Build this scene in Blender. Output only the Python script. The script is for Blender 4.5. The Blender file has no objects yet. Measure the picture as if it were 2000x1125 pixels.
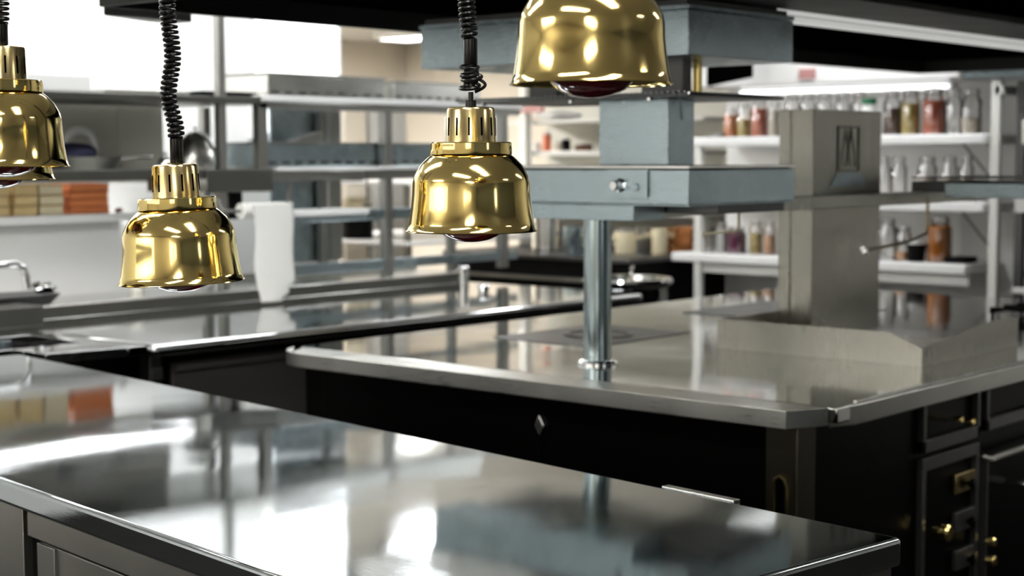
import bpy, math, random
from mathutils import Vector, Matrix
random.seed(7)
C = bpy.context.scene.collection
sc = bpy.context.scene
PI = math.pi

# ------------------------------------------------------------------ camera
CAM_Z = 1.5
FPX = 3073.8
pit, rol, yaw = math.radians(4.724), math.radians(-0.19), math.radians(41.2)
_F = Vector((math.cos(pit), 0, -math.sin(pit))); _R0 = Vector((0, -1, 0)); _U0 = _R0.cross(_F)
_R = _R0 * math.cos(rol) + _U0 * math.sin(rol); _U = -_R0 * math.sin(rol) + _U0 * math.cos(rol)
_Z = Matrix.Rotation(yaw, 3, 'Z')
_F, _R, _U = _Z @ _F, _Z @ _R, _Z @ _U
cd = bpy.data.cameras.new('camera'); cam = bpy.data.objects.new('camera', cd); C.objects.link(cam)
cam.matrix_world = Matrix(((_R.x, _U.x, -_F.x, 0), (_R.y, _U.y, -_F.y, 0), (_R.z, _U.z, -_F.z, CAM_Z), (0, 0, 0, 1)))
cd.sensor_width = 36; cd.lens = 36 * FPX / 2000; cd.clip_start = 0.05; cd.clip_end = 60
cd.dof.use_dof = True; cd.dof.focus_distance = 2.42; cd.dof.aperture_fstop = 4.6
sc.camera = cam

# ------------------------------------------------------------------ world, exposure
w = bpy.data.worlds.new('world'); sc.world = w; w.use_nodes = True
w.node_tree.nodes['Background'].inputs[0].default_value = (.8, .9, 1, 1)
w.node_tree.nodes['Background'].inputs[1].default_value = 0.15
sc.view_settings.view_transform = 'Standard'; sc.view_settings.look = 'None'
sc.view_settings.gamma = 1; sc.view_settings.use_curve_mapping = False
sc.view_settings.exposure = 0.75

def P(x, y, z=None, X=None, Y=None):
    """a point of the place: where the sight line meets a level, or a wall plane"""
    d = _F * FPX + _R * (x - 1000) + _U * (562.5 - y)
    t = (z - CAM_Z) / d.z if z is not None else X / d.x if X is not None else Y / d.y
    return d * t + Vector((0, 0, CAM_Z))

# ------------------------------------------------------------------ materials
M = {}
def mat(name, color, rough=.5, metal=0., emit=None, strength=1., noise=0., nscale=20, bump=0., bscale=30, coat=0., spec=.5, dist=.002):
    m = bpy.data.materials.new(name); m.use_nodes = True; nt = m.node_tree; b = nt.nodes['Principled BSDF']
    b.inputs['Base Color'].default_value = (*color, 1); b.inputs['Roughness'].default_value = rough
    b.inputs['Metallic'].default_value = metal; b.inputs['Coat Weight'].default_value = coat
    b.inputs['Specular IOR Level'].default_value = spec
    tc = nt.nodes.new('ShaderNodeTexCoord')
    if noise:
        n = nt.nodes.new('ShaderNodeTexNoise'); n.inputs['Scale'].default_value = nscale; n.inputs['Detail'].default_value = 5
        nt.links.new(tc.outputs['Object'], n.inputs['Vector'])
        r = nt.nodes.new('ShaderNodeMix'); r.data_type = 'RGBA'
        r.inputs[6].default_value = (*[c * (1 - noise) for c in color], 1); r.inputs[7].default_value = (*[min(1, c * (1 + noise)) for c in color], 1)
        nt.links.new(n.outputs['Fac'], r.inputs[0]); nt.links.new(r.outputs[2], b.inputs['Base Color'])
    if bump:
        n = nt.nodes.new('ShaderNodeTexNoise'); n.inputs['Scale'].default_value = bscale; n.inputs['Detail'].default_value = 3
        nt.links.new(tc.outputs['Object'], n.inputs['Vector'])
        bp = nt.nodes.new('ShaderNodeBump'); bp.inputs['Strength'].default_value = bump; bp.inputs['Distance'].default_value = dist
        nt.links.new(n.outputs['Fac'], bp.inputs['Height']); nt.links.new(bp.outputs['Normal'], b.inputs['Normal'])
    if emit:
        b.inputs['Emission Color'].default_value = (*emit, 1); b.inputs['Emission Strength'].default_value = strength
    M[name] = m; return m

def steel(name, color, rough, rvar=.08, dirn=(1, 60, 60), scratch=.25, wave=0., wscale=2.2, dist=.0004):
    """brushed sheet steel: fine streaks, blotchy roughness, and a slight buckle of the sheet"""
    m = mat(name, color, rough, 1.); nt = m.node_tree; b = nt.nodes['Principled BSDF']
    tc = nt.nodes.new('ShaderNodeTexCoord'); mp = nt.nodes.new('ShaderNodeMapping'); mp.inputs['Scale'].default_value = dirn
    nt.links.new(tc.outputs['Object'], mp.inputs['Vector'])
    s = nt.nodes.new('ShaderNodeTexNoise'); s.inputs['Scale'].default_value = 14; s.inputs['Detail'].default_value = 4
    nt.links.new(mp.outputs['Vector'], s.inputs['Vector'])
    bl = nt.nodes.new('ShaderNodeTexNoise'); bl.inputs['Scale'].default_value = 5; bl.inputs['Detail'].default_value = 6
    nt.links.new(tc.outputs['Object'], bl.inputs['Vector'])
    a = nt.nodes.new('ShaderNodeMath'); a.operation = 'ADD'; nt.links.new(s.outputs['Fac'], a.inputs[0]); nt.links.new(bl.outputs['Fac'], a.inputs[1])
    mr = nt.nodes.new('ShaderNodeMapRange'); mr.inputs['From Min'].default_value = .7; mr.inputs['From Max'].default_value = 1.3
    mr.inputs['To Min'].default_value = max(.02, rough - rvar); mr.inputs['To Max'].default_value = rough + rvar
    nt.links.new(a.outputs[0], mr.inputs['Value']); nt.links.new(mr.outputs[0], b.inputs['Roughness'])
    bp = nt.nodes.new('ShaderNodeBump'); bp.inputs['Strength'].default_value = scratch; bp.inputs['Distance'].default_value = dist
    nt.links.new(s.outputs['Fac'], bp.inputs['Height']); last = bp
    if wave:
        wn = nt.nodes.new('ShaderNodeTexNoise'); wn.inputs['Scale'].default_value = wscale; wn.inputs['Detail'].default_value = 1
        nt.links.new(tc.outputs['Object'], wn.inputs['Vector'])
        b2 = nt.nodes.new('ShaderNodeBump'); b2.inputs['Strength'].default_value = 1; b2.inputs['Distance'].default_value = wave
        nt.links.new(wn.outputs['Fac'], b2.inputs['Height']); nt.links.new(bp.outputs['Normal'], b2.inputs['Normal']); last = b2
    nt.links.new(last.outputs['Normal'], b.inputs['Normal'])
    return m

def glass(name, tint=(1, 1, 1), gloss=.12):
    m = bpy.data.materials.new(name); m.use_nodes = True; nt = m.node_tree; nt.nodes.clear()
    o = nt.nodes.new('ShaderNodeOutputMaterial'); t = nt.nodes.new('ShaderNodeBsdfTransparent'); t.inputs[0].default_value = (*tint, 1)
    g = nt.nodes.new('ShaderNodeBsdfGlossy'); g.inputs['Roughness'].default_value = .05
    f = nt.nodes.new('ShaderNodeFresnel'); f.inputs[0].default_value = 1.45
    a = nt.nodes.new('ShaderNodeMath'); a.inputs[1].default_value = gloss; nt.links.new(f.outputs[0], a.inputs[0])
    mx = nt.nodes.new('ShaderNodeMixShader'); nt.links.new(a.outputs[0], mx.inputs[0]); nt.links.new(t.outputs[0], mx.inputs[1]); nt.links.new(g.outputs[0], mx.inputs[2])
    nt.links.new(mx.outputs[0], o.inputs[0]); M[name] = m; return m

steel('worktop steel', (.60, .65, .68), .04, .04, (90, 1.5, 60), .03, wave=.002, wscale=2.6)
steel('island steel', (.46, .465, .45), .06, .04, (60, 1.2, 60), .03, wave=.002)
steel('back steel', (.60, .61, .61), .07, .04, (1, 60, 60), .03, wave=.002)
steel('edge steel', (.52, .52, .49), .26, .05, (1, 60, 60), .15)
steel('gantry steel', (.40, .485, .52), .28, .06, (60, 1, 60), .15)
steel('frame steel', (.36, .36, .34), .34, .05)
steel('panel steel', (.40, .39, .36), .34, .05, (60, 60, 1), .2)
steel('column steel', (.38, .37, .325), .3, .06, (60, 60, 1), .2)
steel('dark steel', (.10, .10, .10), .35, .05)
steel('hood steel', (.035, .035, .033), .45, .05)
steel('rail steel', (.75, .75, .72), .22, .05)
steel('pole steel', (.42, .50, .52), .16, .04, (60, 60, 1), .1)
steel('bronze steel', (.085, .075, .055), .35, .05)
steel('nose steel', (.66, .66, .62), .3, .05, (60, 1, 60), .12)
mat('chrome', (.85, .86, .86), .07, 1.)
mat('brass', (1.0, .75, .29), .10, 1., noise=.06, nscale=15, bump=.05, bscale=9)
mat('aged brass', (.72, .57, .28), .2, 1., noise=.25, nscale=25, bump=.05, bscale=9)
mat('slot black', (.001, .001, .001), .8, spec=0)
mat('cord black', (.004, .004, .004), .3, spec=.35)
mat('sleeve black', (.003, .003, .003), .25, spec=.4)
mat('red bulb', (.10, .004, .008), .06, coat=1.)
mat('black enamel', (.0012, .0012, .0012), .3, spec=.06)
mat('black matt', (.002, .002, .002), .6, spec=.1)
mat('grey trim', (.10, .10, .095), .35, .8)
mat('wall white', (.82, .82, .80), .6, noise=.03, nscale=2)
mat('wall grey beige', (.66, .65, .58), .5, noise=.04, nscale=3)
mat('wall cream', (.80, .74, .64), .6, noise=.03, nscale=2)
mat('ceiling paint', (.72, .70, .66), .7, noise=.02, nscale=2)
mat('floor tile', (.013, .012, .011), .8, spec=.1, noise=.2, nscale=6)
mat('shelf white', (.78, .78, .77), .3, noise=.02, nscale=4)
mat('rack white', (.70, .70, .66), .4, noise=.02, nscale=4)
mat('lamp glow', (1, 1, 1), .5, emit=(1, .98, .94), strength=14)
mat('tube glow', (1, 1, 1), .5, emit=(.98, .99, 1), strength=13)
mat('shelf fill glow', (1, 1, 1), .5, emit=(1, 1, .98), strength=5)
mat('far fill glow', (1, 1, 1), .5, emit=(1, .97, .92), strength=45)
mat('dull brass', (.34, .30, .19), .35, 1.)
mat('strip glow', (1, 1, 1), .5, emit=(.98, .99, 1), strength=1.7)
mat('hood rail glow', (.8, .8, .78), .4, emit=(1, 1, .97), strength=.24)
mat('window dim', (1, 1, 1), .5, emit=(1, .96, .88), strength=1.25)
mat('wall dark', (.20, .22, .225), .6)
steel('shelf steel', (.17, .17, .155), .36, .05)
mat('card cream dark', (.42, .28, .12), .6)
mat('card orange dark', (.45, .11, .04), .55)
mat('cabinet dark', (.16, .15, .14), .5, .3)
mat('window glow', (1, 1, 1), .5, emit=(.95, .98, 1), strength=1.9)
mat('paper', (.74, .74, .70), .8, bump=.4, bscale=40)
mat('plastic white', (.75, .76, .75), .4)
mat('plastic cream', (.70, .62, .42), .5, noise=.1, nscale=12)
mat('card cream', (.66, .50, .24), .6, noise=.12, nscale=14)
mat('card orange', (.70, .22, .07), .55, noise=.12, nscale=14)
mat('card brown', (.16, .05, .02), .6)
mat('navy cloth', (.008, .009, .035), .8, bump=.4, bscale=40)
mat('green plastic', (.01, .12, .05), .4)
mat('sign red', (.45, .22, .21), .5)
mat('copper', (.62, .26, .10), .3, 1.)
mat('pickle orange', (.75, .25, .05), .4, noise=.35, nscale=40)
mat('pickle red', (.62, .14, .05), .4, noise=.4, nscale=40)
mat('pickle yellow', (.55, .42, .08), .4, noise=.3, nscale=40)
mat('pickle brown', (.12, .05, .02), .4, noise=.4, nscale=40)
mat('pickle amber', (.55, .20, .02), .3, noise=.2, nscale=30)
mat('pickle purple', (.20, .03, .10), .4, noise=.5, nscale=40)
mat('pickle peach', (.75, .45, .25), .4, noise=.15, nscale=40)
mat('dry goods', (.62, .56, .46), .6, noise=.2, nscale=60)
glass('jar glass')

# ------------------------------------------------------------------ geometry helpers
class G:
    def __init__(s): s.v = []; s.f = []
    def add(s, vs, fs):
        n = len(s.v); s.v += [Vector(v) for v in vs]; s.f += [tuple(i + n for i in f) for f in fs]; return s
    def box(s, x0, x1, y0, y1, z0, z1):
        x0, x1 = sorted((x0, x1)); y0, y1 = sorted((y0, y1)); z0, z1 = sorted((z0, z1))
        return s.add([(x0, y0, z0), (x1, y0, z0), (x1, y1, z0), (x0, y1, z0), (x0, y0, z1), (x1, y0, z1), (x1, y1, z1), (x0, y1, z1)],
                     [(0, 3, 2, 1), (4, 5, 6, 7), (0, 1, 5, 4), (1, 2, 6, 5), (2, 3, 7, 6), (3, 0, 4, 7)])
    def prism(s, poly, z0, z1, axis='Z'):
        n = len(poly)
        def q(a, b, c): return (a, b, c) if axis == 'Z' else (c, a, b) if axis == 'X' else (a, c, b)
        vs = [q(a, b, z0) for a, b in poly] + [q(a, b, z1) for a, b in poly]
        fs = [tuple(range(n))[::-1], tuple(range(n, 2 * n))] + [(i, (i + 1) % n, n + (i + 1) % n, n + i) for i in range(n)]
        return s.add(vs, fs)
    def lathe(s, prof, c=(0, 0, 0), seg=48, axis='Z', cap=True, sx=1, sy=1):
        n = len(prof); vs = []; fs = []
        for i in range(seg):
            a = 2 * PI * i / seg
            for r, z in prof:
                p = (r * math.cos(a) * sx, r * math.sin(a) * sy, z)
                if axis == 'X': p = (p[2], p[0], p[1])
                if axis == 'Y': p = (p[1], p[2], p[0])
                vs.append((p[0] + c[0], p[1] + c[1], p[2] + c[2]))
        for i in range(seg):
            j = (i + 1) % seg
            for k in range(n - 1): fs.append((i * n + k, j * n + k, j * n + k + 1, i * n + k + 1))
        if cap:
            if prof[0][0] > 1e-6: fs.append(tuple(i * n for i in range(seg))[::-1])
            if prof[-1][0] > 1e-6: fs.append(tuple(i * n + n - 1 for i in range(seg)))
        return s.add(vs, fs)
    def tube(s, path, r, seg=10, closed=False):
        path = [Vector(p) for p in path]; n = len(path); vs = []; fs = []; u = None
        for i, p in enumerate(path):
            if closed: t = path[(i + 1) % n] - path[i - 1]
            else: t = path[min(i + 1, n - 1)] - path[max(i - 1, 0)]
            t.normalize()
            if u is None: u = t.orthogonal().normalized()
            u = (u - t * u.dot(t)).normalized(); v = t.cross(u)
            rr = r[i] if isinstance(r, (list, tuple)) else r
            for k in range(seg):
                a = 2 * PI * k / seg; vs.append(p + u * (rr * math.cos(a)) + v * (rr * math.sin(a)))
        m = n if closed else n - 1
        for i in range(m):
            j = (i + 1) % n
            for k in range(seg):
                k2 = (k + 1) % seg; fs.append((i * seg + k, i * seg + k2, j * seg + k2, j * seg + k))
        if not closed: fs.append(tuple(range(seg))[::-1]); fs.append(tuple((n - 1) * seg + k for k in range(seg)))
        return s.add(vs, fs)
    def grid(s, fn, nu, nv, thick=None):
        vs = [fn(i / nu, j / nv) for i in range(nu + 1) for j in range(nv + 1)]
        fs = [(i * (nv + 1) + j, (i + 1) * (nv + 1) + j, (i + 1) * (nv + 1) + j + 1, i * (nv + 1) + j + 1) for i in range(nu) for j in range(nv)]
        return s.add(vs, fs)
    def build(s, name, m, parent=None, bevel=0, seg=3, world=True, origin=None, solid=0, angle=35, **props):
        vs = s.v; loc = Vector((0, 0, 0))
        if parent is not None:
            if world:
                r = parent
                while r.parent: r = r.parent
                R = Matrix.Rotation(-r.rotation_euler.z, 3, 'Z'); L = r.location
                vs = [R @ (v - L) for v in vs]
        else:
            if origin is None:
                xs = [v.x for v in vs]; ys = [v.y for v in vs]; zs = [v.z for v in vs]
                loc = Vector(((min(xs) + max(xs)) / 2, (min(ys) + max(ys)) / 2, min(zs)))
            else: loc = Vector(origin)
            vs = [v - loc for v in vs]
        me = bpy.data.meshes.new(name); me.from_pydata([tuple(v) for v in vs], [], s.f); me.update()
        mm = M[m] if isinstance(m, str) else m; me.materials.append(mm)
        me.polygons.foreach_set('use_smooth', [True] * len(me.polygons)); me.set_sharp_from_angle(angle=math.radians(angle))
        o = bpy.data.objects.new(name, me); C.objects.link(o); o.location = loc
        if parent is not None: o.parent = parent
        if solid:
            md = o.modifiers.new('solid', 'SOLIDIFY'); md.thickness = solid; md.offset = 0
        if bevel:
            md = o.modifiers.new('bevel', 'BEVEL'); md.width = bevel; md.segments = seg; md.limit_method = 'ANGLE'; md.angle_limit = math.radians(40)
        for k, v in props.items(): o[k] = v
        return o

def thing(name, label, cat, loc=(0, 0, 0), rz=0., group=None):
    o = bpy.data.objects.new(name, None); C.objects.link(o); o.location = loc; o.rotation_euler = (0, 0, rz); o.empty_display_size = .1
    o['label'] = label; o['category'] = cat
    if group: o['group'] = group
    return o
def tag(o, label, cat, group=None):
    o['label'] = label; o['category'] = cat
    if group: o['group'] = group
    return o
def struct(o): o['kind'] = 'structure'; return o
def dup(o, parent=None):
    c = o.copy(); C.objects.link(c)
    if parent is not None: c.parent = parent
    for ch in list(o.children): dup(ch, c)
    return c
def B(x0, x1, y0, y1, z0, z1): return G().box(x0, x1, y0, y1, z0, z1)

# ================================================================== the room
CEIL = 2.95
struct(B(-3.2, 10.2, -4.7, 10.2, -.1, 0).build('floor', 'floor tile'))
struct(B(-3.2, 10.2, -4.7, 10.2, CEIL, CEIL + .1).build('ceiling', 'ceiling paint'))
struct(B(-3.2, -3.0, -4.7, 10.2, 0, CEIL).build('wall_near', 'wall cream'))
struct(B(-3.0, 10.2, -4.7, -4.5, 0, CEIL).build('wall_right', 'wall dark'))
struct(B(10.0, 10.2, -4.5, 10.0, 0, CEIL).build('wall_far', 'wall cream'))
struct(B(-3.0, 10.0, 10.0, 10.2, 0, CEIL).build('wall_back', 'wall cream'))
struct(B(-3.0, 5.69, 6.2, 6.35, 0, CEIL).build('wall_left', 'wall white'))
struct(B(7.75, 7.9, -4.5, 5.12, 0, CEIL).build('wall_rack', 'wall white'))
# the lower far-room soffit with its beige paint
struct(B(5.75, 9.99, 5.3, 9.99, 2.50, 2.56).build('trim_1', 'ceiling paint'))
# bright frosted window in the left wall
wf = G()
for a in ((5.08, 5.11), (5.67, 5.69)): wf.box(a[0], a[1], 6.17, 6.2, 1.60, 2.75)
wf.box(5.11, 5.67, 6.17, 6.2, 1.60, 1.63).box(5.11, 5.67, 6.17, 6.2, 2.72, 2.75)
win = struct(wf.build('window_1', 'shelf white'))
B(5.11, 5.67, 6.18, 6.195, 1.63, 2.72).build('pane', 'window glow', win)
# windows behind the photographer, seen only in the brass and the steel
for i, (y0, y1) in enumerate(((-2.6, -.9), (2.0, 6.2))):
    g = G().box(-3, -2.96, y0 - .05, y0, 1.0, 2.4).box(-3, -2.96, y1, y1 + .05, 1.0, 2.4).box(-3, -2.96, y0, y1, .95, 1.0).box(-3, -2.96, y0, y1, 2.35, 2.4)
    g.box(-3, -2.96, (y0 + y1) / 2 - .03, (y0 + y1) / 2 + .03, 1, 2.35)
    wn = struct(g.build('window_%d' % (i + 2), 'shelf white'))
    B(-2.995, -2.98, y0, y1, 1.0, 2.35).build('pane', 'window dim', wn)

g = G().box(1.55, 1.6, -4.5, -4.46, .8, 2.5).box(2.0, 2.05, -4.5, -4.46, .8, 2.5).box(1.6, 2.0, -4.5, -4.46, 2.45, 2.5).box(1.6, 2.0, -4.5, -4.46, .8, .85)
wn = struct(g.build('window_4', 'shelf white')); B(1.6, 2.0, -4.495, -4.48, .85, 2.45).build('pane', 'window glow', wn)  # unseen lit window added for narrow sheen lines on the brass
sb = thing('added_cabinet', 'long black cabinet added behind the photographer for the dark band in the brass', 'cabinet', (-2.75, 4.1, 1.4)); B(-2.95, -2.6, 2.3, 5.9, 1.45, 1.72).build('body', 'black matt', sb); B(-2.6, -2.59, 2.32, 4.08, 1.47, 1.70).build('door', 'cabinet dark', sb); B(-2.6, -2.59, 4.12, 5.88, 1.47, 1.70).build('door', 'cabinet dark', sb)  # unseen cabinet added so the brass mirrors a dark band
for y in (2.34, 5.84): B(-2.95, -2.90, y, y + .03, 0, 1.45).build('bracket_post', 'black matt', sb)
# fluorescent ceiling lights
def ceiling_light(x, y, label, sx=.6, sy=1.2, z=CEIL, glow='lamp glow'):
    t = thing('ceiling_light', label, 'ceiling light', (x, y, z - .06), 0, 'ceiling lights')
    f = G(); a, b = sx / 2, sy / 2
    f.box(x - a - .03, x - a, y - b - .03, y + b + .03, z - .06, z - .001).box(x + a, x + a + .03, y - b - .03, y + b + .03, z - .06, z - .001)
    f.box(x - a, x + a, y - b - .03, y - b, z - .06, z - .001).box(x - a, x + a, y + b, y + b + .03, z - .06, z - .001)
    f.build('frame', 'shelf white', t)
    B(x - a, x + a, y - b, y + b, z - .05, z - .03).build('diffuser', glow, t)
    return t
ceiling_light(3.0, 5.72, 'ceiling light over the white wall behind the pass, end nearest the sink', 1.6, .3, CEIL, 'tube glow')
ceiling_light(4.6, 5.72, 'ceiling light over the white wall behind the pass, beside the frosted window', 1.2, .3, CEIL, 'tube glow')
ceiling_light(6.35, 6.0, 'ceiling light under the beige soffit above the end of the pass rack', .6, .5, 2.50, 'tube glow')
ceiling_light(3.7, 4.15, 'ceiling light over the aisle between hood and back counter', 2.6, .25, CEIL, 'tube glow')
ceiling_light(1.3, 3.6, 'ceiling light above the pass counter, end nearest the sink', .3, 1.8)
ceiling_light(1.4, .6, 'ceiling light above the pass counter end nearest the island', .3, 1.2)
ceiling_light(6.95, 3.6, 'ceiling light in front of the white jar rack', .34, 1.8, CEIL, 'tube glow')
ceiling_light(.2, 1.0, 'ceiling light above the photographer side of the pass counter', .3, 1.2)
ceiling_light(-1.9, 3.6, 'added ceiling light brightening the cream wall behind the pass counter', .6, 1.8)  # added to brighten the wall that the brass mirrors
ceiling_light(-1.6, -1.2, 'ceiling light near the back windows', .6, 1.2)
ceiling_light(6.5, 9.1, 'added fill light under the beige soffit, hidden behind the end of the left wall', 1.2, 1.0, 2.50, 'far fill glow')  # unseen fill added to brighten the beige back room
ceiling_light(5.7, .3, 'added highlight light beside the extractor hood over the right hand aisle', 2.2, .22, CEIL, 'lamp glow')  # added so the counter's end edge catches a highlight
ceiling_light(3.4, -1.6, 'added fill light over the right hand aisle outside the picture', .6, .3)  # unseen fill added to lift the right-hand faces
ceiling_light(8.95, 8.85, 'round-edged ceiling light glowing under the beige soffit, left of the upper gantry box', .3, .5, 2.50)

# ================================================================== front counter (turned 7 degrees)
A7 = math.radians(-7.0)
fc = thing('pass_counter', 'large brushed steel counter in the foreground under the brass heat lamps', 'counter', (0, 0, 0), A7)
def F(g, name, m, parent=None, **k): return g.build(name, m, parent or fc, world=False, **k)
X0, X1, Y0, Y1 = 1.232, 2.09, 1.413, 4.62
F(G().box(X0, X1, Y0, Y1, .853, .9), 'worktop', 'worktop steel', bevel=.008, seg=4)
F(G().box(X0 + .012, X1 - .012, Y0 + .012, 2.742, .805, .852), 'top_rail', 'panel steel', bevel=.001)
F(G().box(X0 + .012, X0 + .05, 2.762, 4.55, .1, .852), 'corner_panel', 'panel steel', bevel=.001)
F(G().box(X0 + .03, X1 - .03, Y0 + .03, Y1 - .1, .08, .8), 'carcass', 'black matt')
dr = F(G().box(X0 + .016, X0 + .03, 1.46, 2.70, .12, .800), 'door', 'panel steel', bevel=.002)
F(G().box(X0 + .010, X0 + .017, 2.63, 2.70, .12, .799), 'edge_strip', 'frame steel', parent=dr, bevel=.001)
F(G().box(X0 + .02, X1 - .02, Y0 + .014, Y0 + .03, .12, .838), 'end_panel', 'gantry steel', bevel=.002)
F(G().box(X1 + .0005, X1 + .018, 1.76, 1.93, .893, .903), 'edge_rail', 'edge steel', bevel=.001)
F(G().box(X0 + .06, X1 - .06, Y0 + .06, Y1 - .1, 0, .08), 'plinth', 'black matt')

# ================================================================== island range
isl = thing('cooking_island', 'cooking island with thick rounded steel top and black enamel body', 'cooking island', (4.8, 2.8, 0))
IX0, IX1, IY0, IY1 = 3.205, 6.4, 1.872, 3.83
def rc(cx, cy, r, a0, a1, n=8): return [(cx + r * math.cos(math.radians(a0 + (a1 - a0) * i / n)), cy + r * math.sin(math.radians(a0 + (a1 - a0) * i / n))) for i in range(n + 1)]
top = [(IX0, 1.945), (3.29, 1.903), (3.318, 1.895)] + [(3.318, IY1 - .0), ] + rc(IX0 + .14, IY1 - .14, .14, 90, 180)
G().prism(top[::-1], .856, .9).build('nose_section', 'nose steel', isl, bevel=.0205, seg=8, angle=50)
B(3.3205, IX1, IY0, IY1, .862, .9).build('hob_top', 'island steel', isl, bevel=.004)
# raised rim and chamfered fascia along the right side
G().prism([(3.322, 1.893), (3.40, 1.865), (IX1, 1.865), (IX1, 1.8715), (3.41, 1.8715), (3.322, 1.90)], .85, .9).build('side_fascia', 'nose steel', isl, bevel=.003)
B(3.42, IX1, 1.874, 1.886, .9, .906).build('side_rim', 'edge steel', isl, bevel=.001)
bd = B(3.29, 6.3, 1.97, 3.75, .12, .855).build('body', 'black enamel', isl)
B(3.35, 6.25, 2.0, 3.7, 0, .12).build('plinth', 'black matt', isl)
for (x, y, n) in ((3.262, 1.99, 0), (3.30, 3.70, 1)):
    lg = B(x, x + .085 if n == 0 else x + .05, y - .045, y + .045, 0, .856).build('leg', 'bronze steel' if n == 0 else 'frame steel', isl, bevel=.004)
    if n == 0:
        lt = G().tube([(x - .004, y - .018, .64), (x - .006, y - .018, .705), (x - .007, y - .012, .722), (x - .007, y, .729), (x - .007, y + .012, .722), (x - .006, y + .018, .705), (x - .004, y + .018, .64)], .004, 8)
        lt.build('latch_ring', 'aged brass', lg); B(x - .002, x + .01, y - .014, y + .014, .55, .72).build('latch_slot', 'slot black', lg)
# black front doors with a seam and a small steel diamond
for (a, b) in ((2.042, 2.7565), (2.7625, 3.65)): B(3.272, 3.289, a, b, .13, .845).build('front_panel', 'black enamel', isl, bevel=.002)
G().prism([(2.7595 - .0165, .768), (2.7595, .768 - .029), (2.7595 + .0165, .768), (2.7595, .768 + .029)], 3.262, 3.272, 'X').build('diamond_badge', 'rail steel', isl, bevel=.002)
# right side: framed control panels with brass knobs
def frame(x0, x1, z0, z1, w, y=1.95):
    g = G().box(x0, x0 + w * .5, y, y + .02, z0, z1).box(x1 - w * .5, x1, y, y + .02, z0, z1).box(x0, x1, y, y + .02, z0, z0 + w).box(x0, x1, y, y + .02, z1 - w * .6, z1)
    return g
frame(3.93, 4.285, .69, .852, .035).build('drawer_frame', 'grey trim', isl, bevel=.002)
frame(4.33, 5.0, .70, .852, .035).build('drawer_frame', 'grey trim', isl, bevel=.002)
G().box(3.93, 4.285, 1.95, 1.97, .64, .675).box(3.93, 3.95, 1.95, 1.97, .15, .64).box(4.268, 4.285, 1.95, 1.97, .15, .64).build('control_frame', 'grey trim', isl, bevel=.002)
def knob(x, z, r, m='brass', l=.03):
    o = G().lathe([(0, 0), (r * .5, 0), (r * .5, l * .5), (r, l * .55), (r, l * .9), (r * .8, l), (0, l)], (0, 0, 0), 20)
    o.v = [Vector((x + v.x, 1.95 - v.z, z + v.y)) for v in o.v]; return o
for p in (P(1867, 818, Y=1.94), P(1890, 822, Y=1.94)): knob(p.x, p.z, .010).build('knob', 'brass', isl)
p = P(1843, 1040, Y=1.92); knob(p.x, p.z, .024, l=.05).build('knob', 'brass', isl)
for i, py in enumerate((945, 1020, 1095)):
    a = P(1866, py, Y=1.955); b = P(1908, py - 14, Y=1.955)
    pl = B(a.x, b.x, 1.952, 1.968, a.z - .032, a.z + .026).build('dial_plate', 'aged brass' if i == 0 else 'grey trim', isl, bevel=.003)
    c = (a.x + b.x) / 2
    knob(c, a.z - .008, .016, l=.02).build('dial', 'black enamel', pl)
a = P(1935, 895, Y=1.93)
G().tube([(a.x, 1.95, a.z), (a.x, 1.925, a.z), (a.x + .6, 1.925, a.z), (a.x + .6, 1.95, a.z)], .011, 10).build('oven_handle', 'frame steel', isl)
B(a.x, a.x + .012, 1.94, 1.97, .12, a.z).build('oven_door_edge', 'grey trim', isl)
for k, (u, v, r) in enumerate(((1935, 1058, .014), (1935, 1095, .016), (1998, 945, .012))):
    q = P(u, v, Y=1.93); knob(q.x, q.z, r, l=.035).build('oven_knob', 'brass' if k < 2 else 'chrome', isl)
# solid top hob plate with ring, second plate
hp = B(3.90, 4.45, 3.08, 3.50, .9, .9025).build('hob_plate', 'dark steel', isl, bevel=.001)
G().lathe([(.10, .904), (.10, .907), (.12, .907), (.12, .904)], (4.18, 3.27, 0), 40, cap=False).build('hob_ring', 'dark steel', hp)
hp = B(5.0, 5.6, 2.95, 3.5, .9, .904).build('hob_plate', 'dark steel', isl, bevel=.001)
# gas trivet at the far right
g = G()
for k in range(6):
    x = 5.55 + k * .12; g.box(x, x + .012, 1.98, 2.5, .93, .942)
for yy in (1.98, 2.24, 2.49): g.box(5.55, 6.16, yy, yy + .012, .918, .93)
for x in (5.56, 6.15):
    for yy in (1.985, 2.49): g.box(x, x + .01, yy, yy + .01, .9, .93)
tr = g.build('gas_trivet', 'black matt'); tag(tr, 'black gas trivet standing on the right side of the island top', 'trivet'); tr.location.z = .9005

# low steel guard round the column foot
gd = thing('steel_guard', 'low folded steel guard with cut-down corner around the column foot on the island', 'guard', (4.3, 2.4, .9))
G().prism([(2.066, .9), (2.766, .9), (2.766, .992), (2.17, .992), (2.066, .952)], 4.142, 4.147, 'X').build('front_plate', 'column steel', gd)
G().prism([(4.147, .9), (4.80, .9), (4.80, .992), (4.55, .992), (4.147, .952)], 2.066, 2.071, 'Y').build('side_plate', 'column steel', gd)
B(4.147, 4.80, 2.761, 2.766, .9, .992).build('side_plate', 'column steel', gd)
B(4.147, 4.795, 2.071, 2.761, .9, .903).build('floor_plate', 'column steel', gd)

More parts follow.
